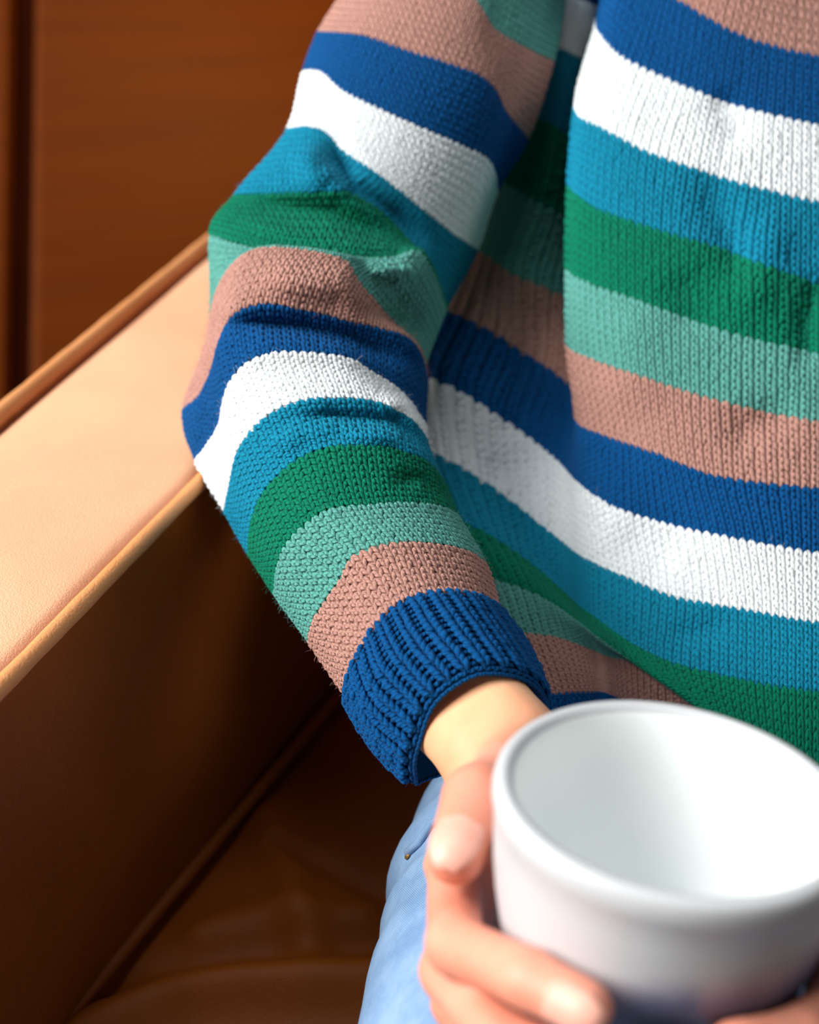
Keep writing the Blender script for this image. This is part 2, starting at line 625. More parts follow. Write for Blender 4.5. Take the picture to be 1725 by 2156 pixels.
def legs(soup, S, U, V, R, hgt, mat, flat=0.85):
    """yarn legs: U,V (n,NT) grid coordinates of the path, R (n,) radius, hgt (n,NT) height of the axis over the cloth"""
    n = len(U)
    if n == 0:
        return
    Pp = S.at(S.G, U, V)
    Nn = norm(S.at(S.Nn, U, V))
    C = Pp + Nn * hgt[..., None]
    T = norm(np.gradient(C, axis=1))
    B = norm(np.cross(Nn, T))
    Nn = np.cross(T, B)
    t = np.linspace(0, 1, NT)
    prof = 0.34 + 0.66 * np.sin(np.pi * (0.06 + 0.88 * t)) ** 0.8
    a = np.linspace(0, 2 * np.pi, NC, endpoint=False)
    rr = R[:, None] * prof[None]
    ring = (np.cos(a)[None, None, :, None] * B[:, :, None] + flat * np.sin(a)[None, None, :, None] * Nn[:, :, None])
    X = C[:, :, None] + rr[:, :, None, None] * ring
    base = (np.arange(n) * NT * NC)[:, None, None]
    i = np.arange(NT - 1)[None, :, None]
    j = np.arange(NC)[None, None, :]
    j2 = (j + 1) % NC
    f = np.stack([base + i * NC + j, base + i * NC + j2, base + (i + 1) * NC + j2, base + (i + 1) * NC + j], -1)
    uv = np.stack(np.broadcast_arrays(t[None, :, None], (a / (2 * np.pi))[None, None, :]), -1)
    uv = np.broadcast_to(uv, (n, NT, NC, 2))
    m = np.repeat(np.broadcast_to(np.asarray(mat), (n,)), (NT - 1) * NC)
    soup.add(X, f, m, uv)


def knit_band(soup, S, v0, v1, nrow, u0, u1, ncol, mat, over=1.0, splay=0.0):
    """stocking stitch: every V is two leaf-shaped legs; v in grid rows, u in grid columns"""
    ci, rj = np.meshgrid(np.arange(ncol), np.arange(nrow))
    ci, rj = ci.ravel().astype(float), rj.ravel().astype(float)
    cw, rh = (u1 - u0) / ncol, (v1 - v0) / nrow
    um, vm = u0 + (ci + .5) * cw, v0 + (rj + .5) * rh
    lu = np.linalg.norm(S.at(S.du, um, vm), axis=-1) * cw
    lv = np.linalg.norm(S.at(S.dv, um, vm), axis=-1) * rh
    keep = (lu > 0.0008) & (lv > 0.0003)
    ci, rj, lu, lv = ci[keep], rj[keep], lu[keep], lv[keep]
    t = np.linspace(0, 1, NT)
    for sg in (-1, 1):
        jit = rng.normal(0, 0.03, (len(ci), 1))
        jit2 = rng.normal(0, 0.05, (len(ci), 1))
        off = 0.07 - 0.03 * splay + (0.39 + 0.05 * splay) * (t ** (0.8 + 0.2 * splay))[None]
        U = u0 + (ci[:, None] + .5 + sg * (off + jit)) * cw
        V = v0 + (rj[:, None] + 1.32 - .04 * splay - (1.57 - .12 * splay) * t[None] + jit2) * rh
        R = 0.285 * np.minimum(lu, lv * 2.3) * (1 + rng.normal(0, .05, len(ci)))
        hh = R[:, None] * (0.12 + 0.85 * np.sin(np.pi * (0.02 + 0.93 * t))[None]) * 0.72
        legs(soup, S, U, V, R * over, hh, mat)


def rib_band(soup, S, v0, v1, nrow, ncol, nu, mat, u_from=0.0, u_to=1.0):
    """one by one rib: raised columns of V, sunk purl bumps between them"""
    nr = ncol // 2
    ci, rj = np.meshgrid(np.arange(nr), np.arange(nrow))
    ci, rj = ci.ravel().astype(float), rj.ravel().astype(float)
    cw, rh = nu / nr, (v1 - v0) / nrow
    frac = (ci + .5) / nr
    k = (frac >= u_from) & (frac <= u_to)
    ci, rj = ci[k], rj[k]
    um, vm = (ci + .5) * cw, v0 + (rj + .5) * rh
    lu = np.linalg.norm(S.at(S.du, um, vm), axis=-1) * cw
    t = np.linspace(0, 1, NT)
    for sg in (-1, 1):
        jit = rng.normal(0, 0.012, (len(ci), 1))
        off = 0.045 + 0.28 * (t ** 0.9)[None]
        U = (ci[:, None] + .5 + sg * (off + jit)) * cw
        V = v0 + (rj[:, None] + 1.5 - 1.9 * t[None]) * rh
        R = 0.160 * lu * (1 + rng.normal(0, .06, len(ci)))
        hh = R[:, None] * (0.7 + 1.0 * np.sin(np.pi * (0.02 + 0.93 * t))[None])
        legs(soup, S, U, V, R, hh, mat)
    off = (t[None] - .5) * 0.5
    U = (ci[:, None] + 1.0 + off) * cw
    V = v0 + (rj[:, None] + .5 + 0.25 * np.sin(np.pi * t)[None]) * rh
    R = 0.125 * lu
    legs(soup, S, U, V, R, R[:, None] * (0.25 + 0.4 * np.sin(np.pi * t)[None]), mat)


def fuzz(soup, S, n, v0, v1, u0, u1, band_of, length=(0.003, 0.008), rad=0.00004):
    """loose fibres standing off the yarn"""
    u = rng.uniform(u0, u1, n)
    v = rng.uniform(v0, v1, n)
    Pp = S.at(S.G, u, v)
    free = ((Pp - in0) @ nin > 0.014) | (Pp[:, 2] > 0.672)     # none pressed into the armrest
    u, v, Pp = u[free], v[free], Pp[free]
    n = len(u)
    Nn = norm(S.at(S.Nn, u, v))
    Tn = norm(S.at(S.du, u, v))
    Bn = np.cross(Nn, Tn)
    L = rng.uniform(*length, n)[:, None]
    a = rng.uniform(0, 2 * np.pi, n)[:, None]
    D1 = norm(Nn * rng.uniform(.3, 1, n)[:, None] + (np.cos(a) * Tn + np.sin(a) * Bn) * .9)
    D2 = norm(D1 + rng.normal(0, .8, (n, 3)))
    K = 6
    t = np.linspace(0, 1, K)[None, :, None]
    C = Pp[:, None] + Nn[:, None] * 0.0012 + L[:, None] * (D1[:, None] * (t - t * t / 2) + D2[:, None] * t * t / 2)
    T = norm(np.gradient(C, axis=1))
    A = norm(np.cross(T, np.array([0.3, 0.2, 0.93])))
    B = np.cross(T, A)
    ang = np.arange(3) * 2 * np.pi / 3
    X = C[:, :, None] + rad * (np.cos(ang)[None, None, :, None] * A[:, :, None] + np.sin(ang)[None, None, :, None] * B[:, :, None])
    base = (np.arange(n) * K * 3)[:, None, None]
    i = np.arange(K - 1)[None, :, None]
    j = np.arange(3)[None, None, :]
    j2 = (j + 1) % 3
    f = np.stack([base + i * 3 + j, base + i * 3 + j2, base + (i + 1) * 3 + j2, base + (i + 1) * 3 + j], -1)
    soup.add(X, f, np.repeat(band_of(v), (K - 1) * 3))


# ---- right sleeve: rings along the stripe edges, (visible edge left to right), depth of the left and right end, depth bulge
RINGS = [
    ([(900, -430), (1000, -400), (1120, -330), (1230, -230)], .915, .90, .06),
    ([(830, -250), (950, -215), (1060, -140), (1130, -70), (1190, -10)], .89, .885, .065),
    ([(755, -70), (880, -50), (1000, 0), (1040, 60), (1100, 98), (1164, 128)], .865, .87, .07),
    ([(672, 68), (760, 76), (850, 105), (950, 136), (1010, 160), (1040, 186), (1062, 232), (1110, 292)], .85, .865, .075),
    ([(640, 150), (668, 150), (720, 190), (800, 230), (900, 275), (980, 310), (1028, 338), (1040, 365), (1044, 405)], .835, .86, .075),
    ([(607, 272), (640, 268), (682, 276), (720, 312), (800, 370), (900, 450), (960, 498), (1004, 524)], .82, .85, .07),
    ([(492, 412), (560, 408), (660, 404), (720, 405), (752, 416), (800, 446), (860, 508), (893, 545), (920, 603), (938, 650)], .785, .83, .065),
    ([(443, 495), (500, 513), (560, 530), (640, 543), (740, 546), (830, 547), (884, 532), (898, 552), (921, 606), (936, 654)], .77, .80, .065),
    ([(446, 690), (452, 640), (470, 590), (505, 547), (548, 526), (620, 527), (700, 541), (730, 552), (748, 585), (790, 640), (838, 690), (864, 714), (893, 772)], .765, .77, .068),
    ([(389, 862), (420, 835), (444, 790), (470, 705), (500, 657), (555, 640), (640, 650), (720, 670), (800, 692), (866, 720), (890, 765), (896, 800)], .755, .75, .068),
    ([(412, 968), (440, 935), (465, 890), (476, 832), (500, 785), (540, 755), (580, 743), (660, 745), (730, 756), (790, 790), (840, 822), (876, 868), (894, 900)], .735, .735, .062),
    ([(475, 1075), (488, 1012), (500, 960), (530, 910), (580, 867), (640, 845), (720, 840), (800, 850), (860, 882), (893, 925), (908, 972)], .705, .71, .055),
    ([(526, 1165), (530, 1110), (550, 1050), (590, 1000), (640, 962), (720, 940), (800, 940), (860, 957), (905, 980), (938, 1030)], .683, .68, .05),
    ([(580, 1250), (585, 1200), (600, 1155), (640, 1108), (700, 1072), (770, 1065), (850, 1060), (920, 1066), (962, 1085)], .655, .655, .048),
    ([(652, 1350), (660, 1310), (680, 1275), (720, 1217), (745, 1172), (780, 1156), (850, 1144), (930, 1150), (985, 1164), (1020, 1188)], .632, .632, .046),
    ([(735, 1470), (737, 1430), (763, 1370), (800, 1310), (850, 1268), (930, 1250), (1000, 1258), (1052, 1292)], .607, .607, .044),
]
CUFF = [
    ([(733, 1472), (736, 1430), (763, 1368), (800, 1308), (850, 1266), (930, 1248), (1000, 1256), (1054, 1292)], .606, .606, .0455),
    ([(795, 1570), (782, 1510), (800, 1440), (840, 1380), (890, 1338), (960, 1316), (1030, 1328), (1112, 1378)], .596, .592, .046),
    ([(868, 1645), (864, 1602), (876, 1550), (902, 1478), (950, 1432), (1010, 1406), (1080, 1412), (1125, 1436), (1152, 1478)], .583, .578, .046),
]
RELIEF = [   # (polyline of a crease or ridge, width px, depth change m: + is a hollow)
    ([(680, 250), (712, 340), (745, 395), (830, 455), (920, 540)], 26, .020),
    ([(640, 300), (660, 360), (690, 400)], 28, -.008),
    ([(440, 415), (610, 440), (700, 450), (800, 492), (930, 560)], 32, .018),
    ([(500, 470), (600, 500), (700, 525), (860, 535)], 16, -.006),
    ([(760, 560), (830, 575), (890, 560)], 14, -.012),
    ([(780, 610), (860, 660), (900, 720)], 30, .012),
    ([(420, 690), (540, 682), (640, 690), (740, 712), (820, 742), (930, 790)], 25, .018),
    ([(520, 600), (600, 590), (720, 600), (800, 680)], 34, -.010),
    ([(480, 800), (560, 735), (700, 745), (800, 800)], 30, -.006),
    ([(780, 850), (850, 850), (900, 930)], 16, -.006),
    ([(560, 900), (700, 878), (820, 888), (890, 935), (940, 1000)], 20, .012),
    ([(700, 915), (830, 925), (920, 985)], 14, -.005),
    ([(800, 1010), (880, 1010), (940, 1060)], 18, .006),
    ([(430, 830), (410, 880), (420, 950)], 20, -.006),
    ([(560, 960), (640, 900), (720, 890)], 26, -.004),
]
NUF, NUB, SUB = 72, 56, 14
NU = NUF + NUB


def ring_points(r, kb=0.65):
    pts, dl, dr, B = r
    th = np.linspace(0, math.pi, NUF + 1)
    cosf = (1 - np.cos(th)) / 2
    q = arc_resample(pts, 0.62 * cosf + 0.38 * th / math.pi)
    f = th / math.pi
    d = dl + (dr - dl) * f - B * np.sin(th) ** 0.9
    front = np.c_[q, d]
    thb = np.linspace(0, math.pi, NUB + 1)[1:-1]
    fb = thb / math.pi
    qb = arc_resample(pts, (1 - np.cos(thb)) / 2)
    ch = np.array(pts[0])[None] * (1 - fb[:, None]) + np.array(pts[-1])[None] * fb[:, None]
    bx = ch + (ch - qb) * kb
    db = dl + (dr - dl) * fb + B * 0.26 * np.sin(thb)
    backp = np.c_[bx, db][::-1]
    R_ = np.concatenate([front, backp], 0)
    return R_       # NUF+1 + NUB-1 = NU


def sleeve_grid(rings, sub, kb=.65, relief=True):
    A = np.stack([ring_points(r, kb) for r in rings])
    k = np.arange(len(rings), dtype=float)
    vq = np.linspace(0, len(rings) - 1, (len(rings) - 1) * sub + 1)
    G = pchip(k, A, vq)
    if relief:
        wgt = np.zeros(NU)
        wgt[:NUF + 1] = np.sin(np.linspace(0, math.pi, NUF + 1)) ** 0.35
        d = np.zeros(G.shape[:2])
        for line, wd_, am in RELIEF:
            d += am * 1.15 * crease(G[..., 0], G[..., 1], line, wd_)
        G[..., 2] += d * wgt[None]
    X_ = unproj(G[..., 0], G[..., 1], G[..., 2])
    # the forearm rests on the armrest: the cloth lies flat on its top
    over = ((X_ - in0) @ nin < 0.007) & ((X_ - ou0) @ nin > -0.012) & (X_[..., 2] > 0.58)
    X_[..., 2] = np.where(over, np.maximum(X_[..., 2], 0.6578), X_[..., 2])
    return X_


sweater = None
SG = Surf(sleeve_grid(RINGS, SUB), True)
if np.median(np.sum(SG.Nn[:, 20:50] * norm(CAM - SG.G[:, 20:50]), -1)) < 0:
    SG.Nn = -SG.Nn
#          bands top to bottom
BANDS = [4, 5, 0, 1, 2, 3, 4, 5, 0, 1, 2, 3, 4, 5, 0]
ROWS = [11, 10, 10, 10, 10, 10, 9, 9, 9, 9, 9, 9, 9, 8, 8]

# ---- torso of the sweater: the same, along the stripe edges; anchors run from behind the sleeve over the fold to beyond the frame
TOR = [   # each row: list of (px, py, depth)
    # yoke and neck opening, above the frame
    [(1400, -520, 1.05), (1420, -505, 1.03), (1435, -495, 1.02), (1452, -488, 1.01), (1470, -482, 1.0), (1490, -470, .985), (1520, -455, .975), (1570, -445, .97), (1630, -445, .975), (1690, -460, .99), (1730, -490, 1.02)],
    [(1180, -440, .98), (1230, -420, .965), (1262, -410, .96), (1310, -405, .955), (1360, -405, .94), (1410, -395, .925), (1480, -375, .915), (1600, -355, .91), (1720, -345, .915), (1850, -345, .93), (1960, -365, .96)],
    # pink top
    [(1120, -330, .93), (1190, -290, .90), (1225, -270, .89), (1290, -260, .90), (1345, -270, .84), (1400, -230, .82), (1480, -190, .81), (1600, -140, .805), (1725, -110, .81), (1900, -80, .83), (2080, -60, .87)],
    # pink / blue
    [(1110, -130, .93), (1180, -100, .89), (1225, -85, .885), (1265, -70, .90), (1312, -75, .825), (1365, -32, .81), (1430, 2, .80), (1560, 75, .79), (1725, 120, .79), (1900, 150, .81), (2080, 170, .85)],
    # blue / white
    [(1110, -50, .93), (1178, -20, .885), (1225, 0, .88), (1262, 20, .90), (1272, 80, .815), (1310, 120, .80), (1400, 165, .787), (1540, 220, .777), (1725, 265, .775), (1900, 290, .79), (2080, 310, .83)],
    # white / teal
    [(1100, 70, .93), (1176, 98, .895), (1205, 113, .895), (1245, 140, .91), (1222, 244, .80), (1262, 266, .785), (1350, 315, .772), (1520, 375, .762), (1725, 428, .76), (1900, 455, .775), (2080, 470, .815)],
    # teal / green
    [(1060, 210, .93), (1140, 250, .90), (1172, 268, .90), (1238, 335, .94), (1209, 398, .79), (1250, 434, .772), (1340, 470, .758), (1500, 520, .748), (1725, 600, .745), (1900, 640, .76), (2080, 665, .80)],
    # green / mint
    [(1000, 350, .92), (1076, 392, .895), (1130, 426, .90), (1236, 505, .95), (1206, 574, .78), (1250, 599, .76), (1340, 632, .745), (1500, 690, .735), (1725, 746, .73), (1900, 765, .745), (2080, 780, .785)],
    # mint / pink
    [(930, 480, .91), (1012, 532, .89), (1080, 580, .895), (1230, 655, .905), (1206, 734, .77), (1260, 760, .748), (1350, 792, .732), (1500, 841, .72), (1725, 889, .715), (1900, 905, .73), (2080, 915, .77)],
    # pink / blue
    [(880, 620, .89), (960, 665, .865), (1080, 734, .868), (1205, 820, .845), (1228, 896, .76), (1290, 922, .738), (1370, 950, .72), (1510, 1003, .706), (1725, 1030, .70), (1900, 1042, .715), (2080, 1050, .755)],
    # blue / white
    [(830, 760, .86), (905, 800, .835), (1040, 876, .83), (1160, 960, .80), (1230, 1022, .755), (1290, 1064, .728), (1390, 1098, .71), (1540, 1132, .69), (1725, 1165, .685), (1900, 1190, .70), (2080, 1205, .74)],
    # white / teal
    [(850, 925, .82), (918, 962, .79), (1050, 1045, .785), (1170, 1132, .75), (1245, 1182, .73), (1310, 1212, .71), (1410, 1253, .693), (1560, 1282, .675), (1725, 1312, .667), (1900, 1335, .68), (2080, 1350, .72)],
    # teal / green
    [(910, 1065, .76), (975, 1103, .74), (1080, 1166, .735), (1175, 1238, .72), (1245, 1297, .705), (1310, 1343, .69), (1400, 1390, .675), (1560, 1430, .658), (1725, 1456, .65), (1900, 1475, .665), (2080, 1490, .70)],
    # green / mint: the belly turns under here
    [(960, 1190, .73), (1040, 1222, .715), (1125, 1252, .705), (1200, 1296, .693), (1262, 1342, .683), (1335, 1396, .675), (1440, 1470, .662), (1580, 1570, .652), (1725, 1640, .65), (1900, 1690, .665), (2080, 1710, .70)],
    # mint / pink
    [(1000, 1320, .70), (1080, 1332, .695), (1150, 1338, .692), (1230, 1362, .69), (1290, 1384, .687), (1345, 1394, .684), (1435, 1442, .675), (1570, 1540, .67), (1725, 1610, .67), (1900, 1660, .685), (2080, 1750, .72)],
    # pink / blue
    [(1060, 1470, .68), (1130, 1466, .68), (1190, 1458, .68), (1250, 1456, .682), (1300, 1468, .684), (1350, 1488, .683), (1440, 1530, .68), (1570, 1650, .68), (1725, 1740, .68), (1900, 1790, .69), (2080, 1800, .74)],
    # hem
    [(1080, 1610, .675), (1150, 1600, .675), (1210, 1590, .678), (1270, 1585, .685), (1320, 1590, .688), (1370, 1600, .69), (1460, 1620, .69), (1580, 1710, .69), (1725, 1800, .69), (1900, 1850, .70), (2080, 1850, .75)],
]
TB = [4, 5, 0, 1, 2, 3, 4, 5, 0, 1, 2, 3, 4, 5, 0, 1]
TA = np.array(TOR, float)
A3 = unproj(TA[..., 0], TA[..., 1], TA[..., 2])
sl = np.median(np.linalg.norm(np.diff(A3, axis=1), axis=2)[3:], axis=0)
ua = np.r_[0, np.cumsum(sl)]
TLEN = ua[-1]
NTU, TSUB = 200, 12
uq = np.linspace(0, TLEN, NTU)
TG = np.moveaxis(pchip(ua, np.moveaxis(TA, 1, 0), uq), 0, 1)
TG = pchip(np.arange(len(TOR), dtype=float), TG, np.linspace(0, len(TOR) - 1, (len(TOR) - 1) * TSUB + 1))
TREL = [
    ([(1480, 330), (1500, 420), (1560, 560), (1560, 640)], 45, .007),
    ([(1500, 180), (1540, 260), (1560, 330)], 40, .006),
    ([(1640, 420), (1600, 560), (1560, 700)], 40, -.005),
    ([(1725, 560), (1690, 680), (1700, 800)], 30, .007),
    ([(1420, 560), (1460, 640), (1480, 720)], 50, .004),
    ([(1700, 870), (1600, 890), (1500, 940)], 45, .006),
    ([(1290, 1110), (1370, 1160), (1450, 1200)], 60, .004),
    ([(1390, 1340), (1480, 1330), (1560, 1320)], 30, .004),
    ([(1060, 760), (1050, 840), (1060, 920)], 25, -.006),
    ([(1110, 600), (1110, 730), (1130, 850)], 40, .006),
    ([(1020, 960), (1050, 1000), (1060, 1040)], 30, .005),
    ([(1320, 620), (1340, 900)], 60, -.004),
]
dd = np.zeros(TG.shape[:2])
for line, wd_, am in TREL:
    dd += am * crease(TG[..., 0], TG[..., 1], line, wd_)
TG[..., 2] += dd
TS = Surf(unproj(TG[..., 0], TG[..., 1], TG[..., 2]), False)
q = TS.Nn[60, 150]
if np.dot(q, CAM - TS.G[60, 150]) < 0:
    TS.Nn = -TS.Nn

soup = Soup()
baseG = TS.G + TS.Nn * 0.0004
nvT = baseG.shape[0]
soup.add(baseG, grid_faces(nvT, NTU), np.repeat(np.array(TB), TSUB * (NTU - 1)))
for b, mt in enumerate(TB):
    knit_band(soup, TS, b * TSUB, (b + 1) * TSUB, 10, 4, NTU - 2, int(round(TLEN * 0.975 / 0.0054)), mt)
# the back of the torso, closing the sweater behind
bk = []
for i in range(0, nvT, TSUB // 2):
    l, r = TS.G[i, 0], TS.G[i, -1]
    ax = np.array([0.0, 0.97, 0.22])
    tt = np.linspace(0, 1, 24)[:, None]
    bk.append(l * (1 - tt) + r * tt + ax * 0.19 * np.sin(np.pi * tt) ** 0.5)
bk = np.array(bk)
soup.add(bk, grid_faces(len(bk), 24), np.repeat(np.repeat(np.array(TB), 2), 23)[: (len(bk) - 1) * 23])
fuzz(soup, TS, 1500, TSUB * 7, nvT - 2, 20, NTU - 20, lambda v: np.array(TB)[np.minimum((v / TSUB).astype(int), len(TB) - 1)])
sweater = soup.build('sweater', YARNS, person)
sweater['label'] = 'knitted sweater with wide pink, blue, white, teal, green and mint stripes'

# sleeve
soup = Soup()
baseG = SG.G + SG.Nn * 0.0001
nvS = baseG.shape[0]
soup.add(baseG, grid_faces(nvS, NU, True), np.repeat(np.array(BANDS), SUB * NU))
for b, mt in enumerate(BANDS):
    v0, v1 = b * SUB, (b + 1) * SUB
    g = SG.G[(v0 + v1) // 2]
    circ_f = np.linalg.norm(np.diff(g[:NUF + 1], axis=0), axis=1).sum()
    ncol = int(round(circ_f * 1.14 / 0.0050))
    knit_band(soup, SG, v0, v1, ROWS[b], -0.07 * NUF, 1.07 * NUF, ncol, mt, 1.0, min(1, b / 10))
fuzz(soup, SG, 9000, SUB * 5, nvS - 2, -8, NUF + 8, lambda v: np.array(BANDS)[np.minimum((v / SUB).astype(int), len(BANDS) - 1)], (0.002, 0.006), 0.00005)
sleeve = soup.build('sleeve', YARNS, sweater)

# cuff: ribbed outside, turned in at the edge
CG_out = sleeve_grid(CUFF, 16, .85, False)
edge = CG_out[-1]
cen = edge.mean(0)
ax_c = norm(CG_out[-1].mean(0) - CG_out[0].mean(0))
inner = []
for k, (sc, sh) in enumerate([(0.985, 0.0022), (0.955, 0.0022), (0.93, 0.0), (0.915, -0.006), (0.90, -0.02), (0.87, -0.05)]):
    inner.append(cen + (edge - cen) * sc + ax_c * sh)
CG = np.concatenate([CG_out, np.array(inner)])
CSf = Surf(CG, True)
OUTER = Surf(CG_out, True)
for s_obj in (CSf, OUTER):
    if np.dot(s_obj.Nn[8, NUF // 2], CAM - s_obj.G[8, NUF // 2]) < 0:
        s_obj.Nn = -s_obj.Nn
soup = Soup()
nvC = CG.shape[0]
gg = CSf.G.copy()
soup.add(gg - CSf.Nn * 0.0008, grid_faces(nvC, NU, True), 1)
NRIB = 54
nvo = CG_out.shape[0] - 1
rib_band(soup, OUTER, 0.3, nvo - 0.9, 15, NRIB, NU, 1)
# cast-off chain round the opening and the turned-in inside
jj = np.arange(NRIB + 10)
tt = np.linspace(0, 1, NT)
cwid = NU / len(jj)
U = (jj[:, None] + tt[None] * 1.35) * cwid
for vv, rr in ((nvo - 0.2, .00125), (nvo + 1.0, .0012)):
    V = np.full_like(U, vv) + 0.5 * np.sin(np.pi * tt)[None]
    legs(soup, CSf, U, V, np.full(len(jj), rr), np.full(U.shape, .0004), 1)
for sv, surf_ in ((0, OUTER),):
    fuzz(soup, surf_, 3500, 1, nvo - 1, 0, NU, lambda v: np.full(len(v), 1), (0.002, 0.006), 0.00005)
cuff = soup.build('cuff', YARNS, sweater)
cuff['label'] = 'royal blue ribbed cuff'

# ------------------------------------------------------------------ mug
mc = P(1419, 1659, 0.4013)
ray = norm(mc - CAM)
Xc = np.array([1.0, 0, 0])
Rv = norm(np.cross(ray, np.array([0, 0, 1.0])))
Uv = np.cross(Rv, ray)
if Uv[2] < 0:
    Uv = -Uv
tl = 0.0234
m_ax = norm(-0.5304 * ray + 0.8477 * (math.sin(tl) * Rv + math.cos(tl) * Uv))
m_x = norm(np.cross(m_ax, np.array([0, 1.0, 0])))
m_y = np.cross(m_ax, m_x)
M_SC = 1.0
PROF_OUT = [(0.0600, -0.0018), (0.0606, -0.0045), (0.0605, -0.0078), (0.0600, -0.0098), (0.0594, -0.0112), (0.0588, -0.020), (0.0578, -0.032), (0.0560, -0.044), (0.0535, -0.056), (0.0495, -0.068), (0.0435, -0.079), (0.0365, -0.0865), (0.0340, -0.0885), (0.0335, -0.0925), (0.0300, -0.0930), (0.0290, -0.0905), (0.0, -0.0905)]
PROF_IN = [(0.0, -0.080), (0.020, -0.0795), (0.034, -0.076), (0.0425, -0.068), (0.0480, -0.056), (0.0510, -0.042), (0.0525, -0.028), (0.0528, -0.014), (0.0530, -0.006), (0.0536, -0.0026), (0.0548, -0.0006), (0.0570, 0.0000), (0.0590, -0.0006)]


def mug_r(z):
    zz = np.array([p[1] for p in PROF_OUT[:12]])[::-1]
    rr = np.array([p[0] for p in PROF_OUT[:12]])[::-1]
    return np.interp(z, zz, rr)


prof = np.array(PROF_IN + PROF_OUT)
NS2 = 96
ph = np.linspace(0, 2 * math.pi, NS2, endpoint=False)
wobm = 1 + 0.004 * np.sin(2 * ph + .6) + 0.003 * np.sin(3 * ph)
Vm = (mc + m_ax * prof[:, 1][:, None, None]
      + (prof[:, 0][:, None] * wobm[None])[..., None] * (np.cos(ph)[None, :, None] * m_x + np.sin(ph)[None, :, None] * m_y))
# glaze: white above, slate blue dipped band below with an uneven edge (along the mug's own axis)
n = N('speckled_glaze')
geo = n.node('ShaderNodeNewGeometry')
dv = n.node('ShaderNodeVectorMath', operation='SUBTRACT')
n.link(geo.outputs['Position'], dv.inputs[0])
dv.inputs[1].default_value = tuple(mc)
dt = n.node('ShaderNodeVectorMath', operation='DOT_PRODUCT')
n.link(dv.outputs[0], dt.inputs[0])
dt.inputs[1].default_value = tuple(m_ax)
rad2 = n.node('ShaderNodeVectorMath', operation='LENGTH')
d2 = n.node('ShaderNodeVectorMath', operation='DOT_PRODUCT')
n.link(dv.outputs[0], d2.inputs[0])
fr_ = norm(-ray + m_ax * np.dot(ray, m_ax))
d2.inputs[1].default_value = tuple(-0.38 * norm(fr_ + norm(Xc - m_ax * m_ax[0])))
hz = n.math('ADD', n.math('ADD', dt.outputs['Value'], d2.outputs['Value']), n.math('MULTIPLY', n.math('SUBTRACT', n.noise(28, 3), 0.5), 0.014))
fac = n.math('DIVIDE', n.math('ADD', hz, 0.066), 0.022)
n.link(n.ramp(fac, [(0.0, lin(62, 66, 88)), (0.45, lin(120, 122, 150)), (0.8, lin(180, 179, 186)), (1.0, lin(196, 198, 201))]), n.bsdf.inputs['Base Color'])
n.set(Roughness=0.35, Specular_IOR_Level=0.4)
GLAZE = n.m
n = N('white_glaze')
n.link(n.ramp(n.noise(20, 2), [(0.3, lin(236, 241, 241)), (0.7, lin(242, 245, 245))]), n.bsdf.inputs['Base Color'])
n.set(Roughness=0.4, Specular_IOR_Level=0.4)
GLAZE_IN = n.m
mug = thing('mug', 'round white stoneware mug with slate blue lower band held in the hand', 'mug')
ni = len(PROF_IN) - 4  # lip gets the greyer glaze, the sweater's reflection put into its colour
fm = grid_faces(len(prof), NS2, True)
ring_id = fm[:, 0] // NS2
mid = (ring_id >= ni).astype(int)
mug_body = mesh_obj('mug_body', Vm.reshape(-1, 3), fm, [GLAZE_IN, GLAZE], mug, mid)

# ------------------------------------------------------------------ body (one skin surface grown from a smooth union of tapered bones)


def push(p, r, gap=0.0004):
    """move a joint straight away from the mug's axis until it only touches the wall"""
    for _ in range(3):
        rel = p - mc
        z = np.dot(rel, m_ax)
        if z > 0.012 + r or z < -0.0935 - r:
            return p
        rad = rel - z * m_ax
        L = np.linalg.norm(rad)
        need = mug_r(min(max(z, -0.088), -0.003)) * 1.006 + r * 1.0 + gap
        if L < need:
            p = p + rad / L * (need - L)
    return p


def chain(pts, avoid=True):
    out = []
    for (x, y, d, r) in pts:
        p = P(x, y, d)
        if avoid:
            p = push(p, r)
        out.append((p, r))
    return out


def perp_pair(c, off, d):
    return c + d * off, c - d * off


arm_r = chain([(1000, -170, .935, .045), (900, 170, .872, .038), (790, 400, .842, .030), (655, 720, .765, .032), (690, 1010, .695, .033), (770, 1165, .648, .031), (890, 1375, .607, .025)], False)
w_dir = norm(P(1080, 1420, .575) - P(882, 1560, .575))
bones, fingers = [], []


def add_chain(lst, ch):
    for a, b in zip(ch[:-1], ch[1:]):
        lst.append((a[0], b[0], a[1], b[1]))


add_chain(bones, arm_r)
wr = [(888, 1370, .600, .0205), (980, 1485, .564, .0212), (1065, 1593, .531, .0212)]
for sgn in (-1, 1):
    add_chain(bones, [(P(x, y, d) + w_dir * 0.0068 * sgn, r) for x, y, d, r in wr])
W1 = P(1065, 1595, .538)
rt_hand = {
    'thumb': [(1085, 1600, .515, .0165), (1068, 1655, .470, .0150), (1062, 1706, .441, .0132), (960, 1800, .425, .0108)],
    'index': [(958, 1822, .490, .0115), (958, 1990, .407, .0100), (1115, 2062, .372, .0093), (1232, 2122, .358, .0086)],
    'middle': [(1000, 1860, .492, .0130), (946, 2045, .428, .0106), (1060, 2190, .385, .0096), (1190, 2235, .37, .0085)],
    'ring': [(1020, 1915, .503, .0122), (965, 2110, .440, .0100), (1080, 2255, .40, .0092), (1200, 2300, .385, .0082)],
    'little': [(1045, 1965, .512, .0110), (1000, 2160, .455, .0088), (1090, 2280, .42, .0080), (1180, 2330, .405, .0072)],
}
RH = {k: chain(v) for k, v in rt_hand.items()}
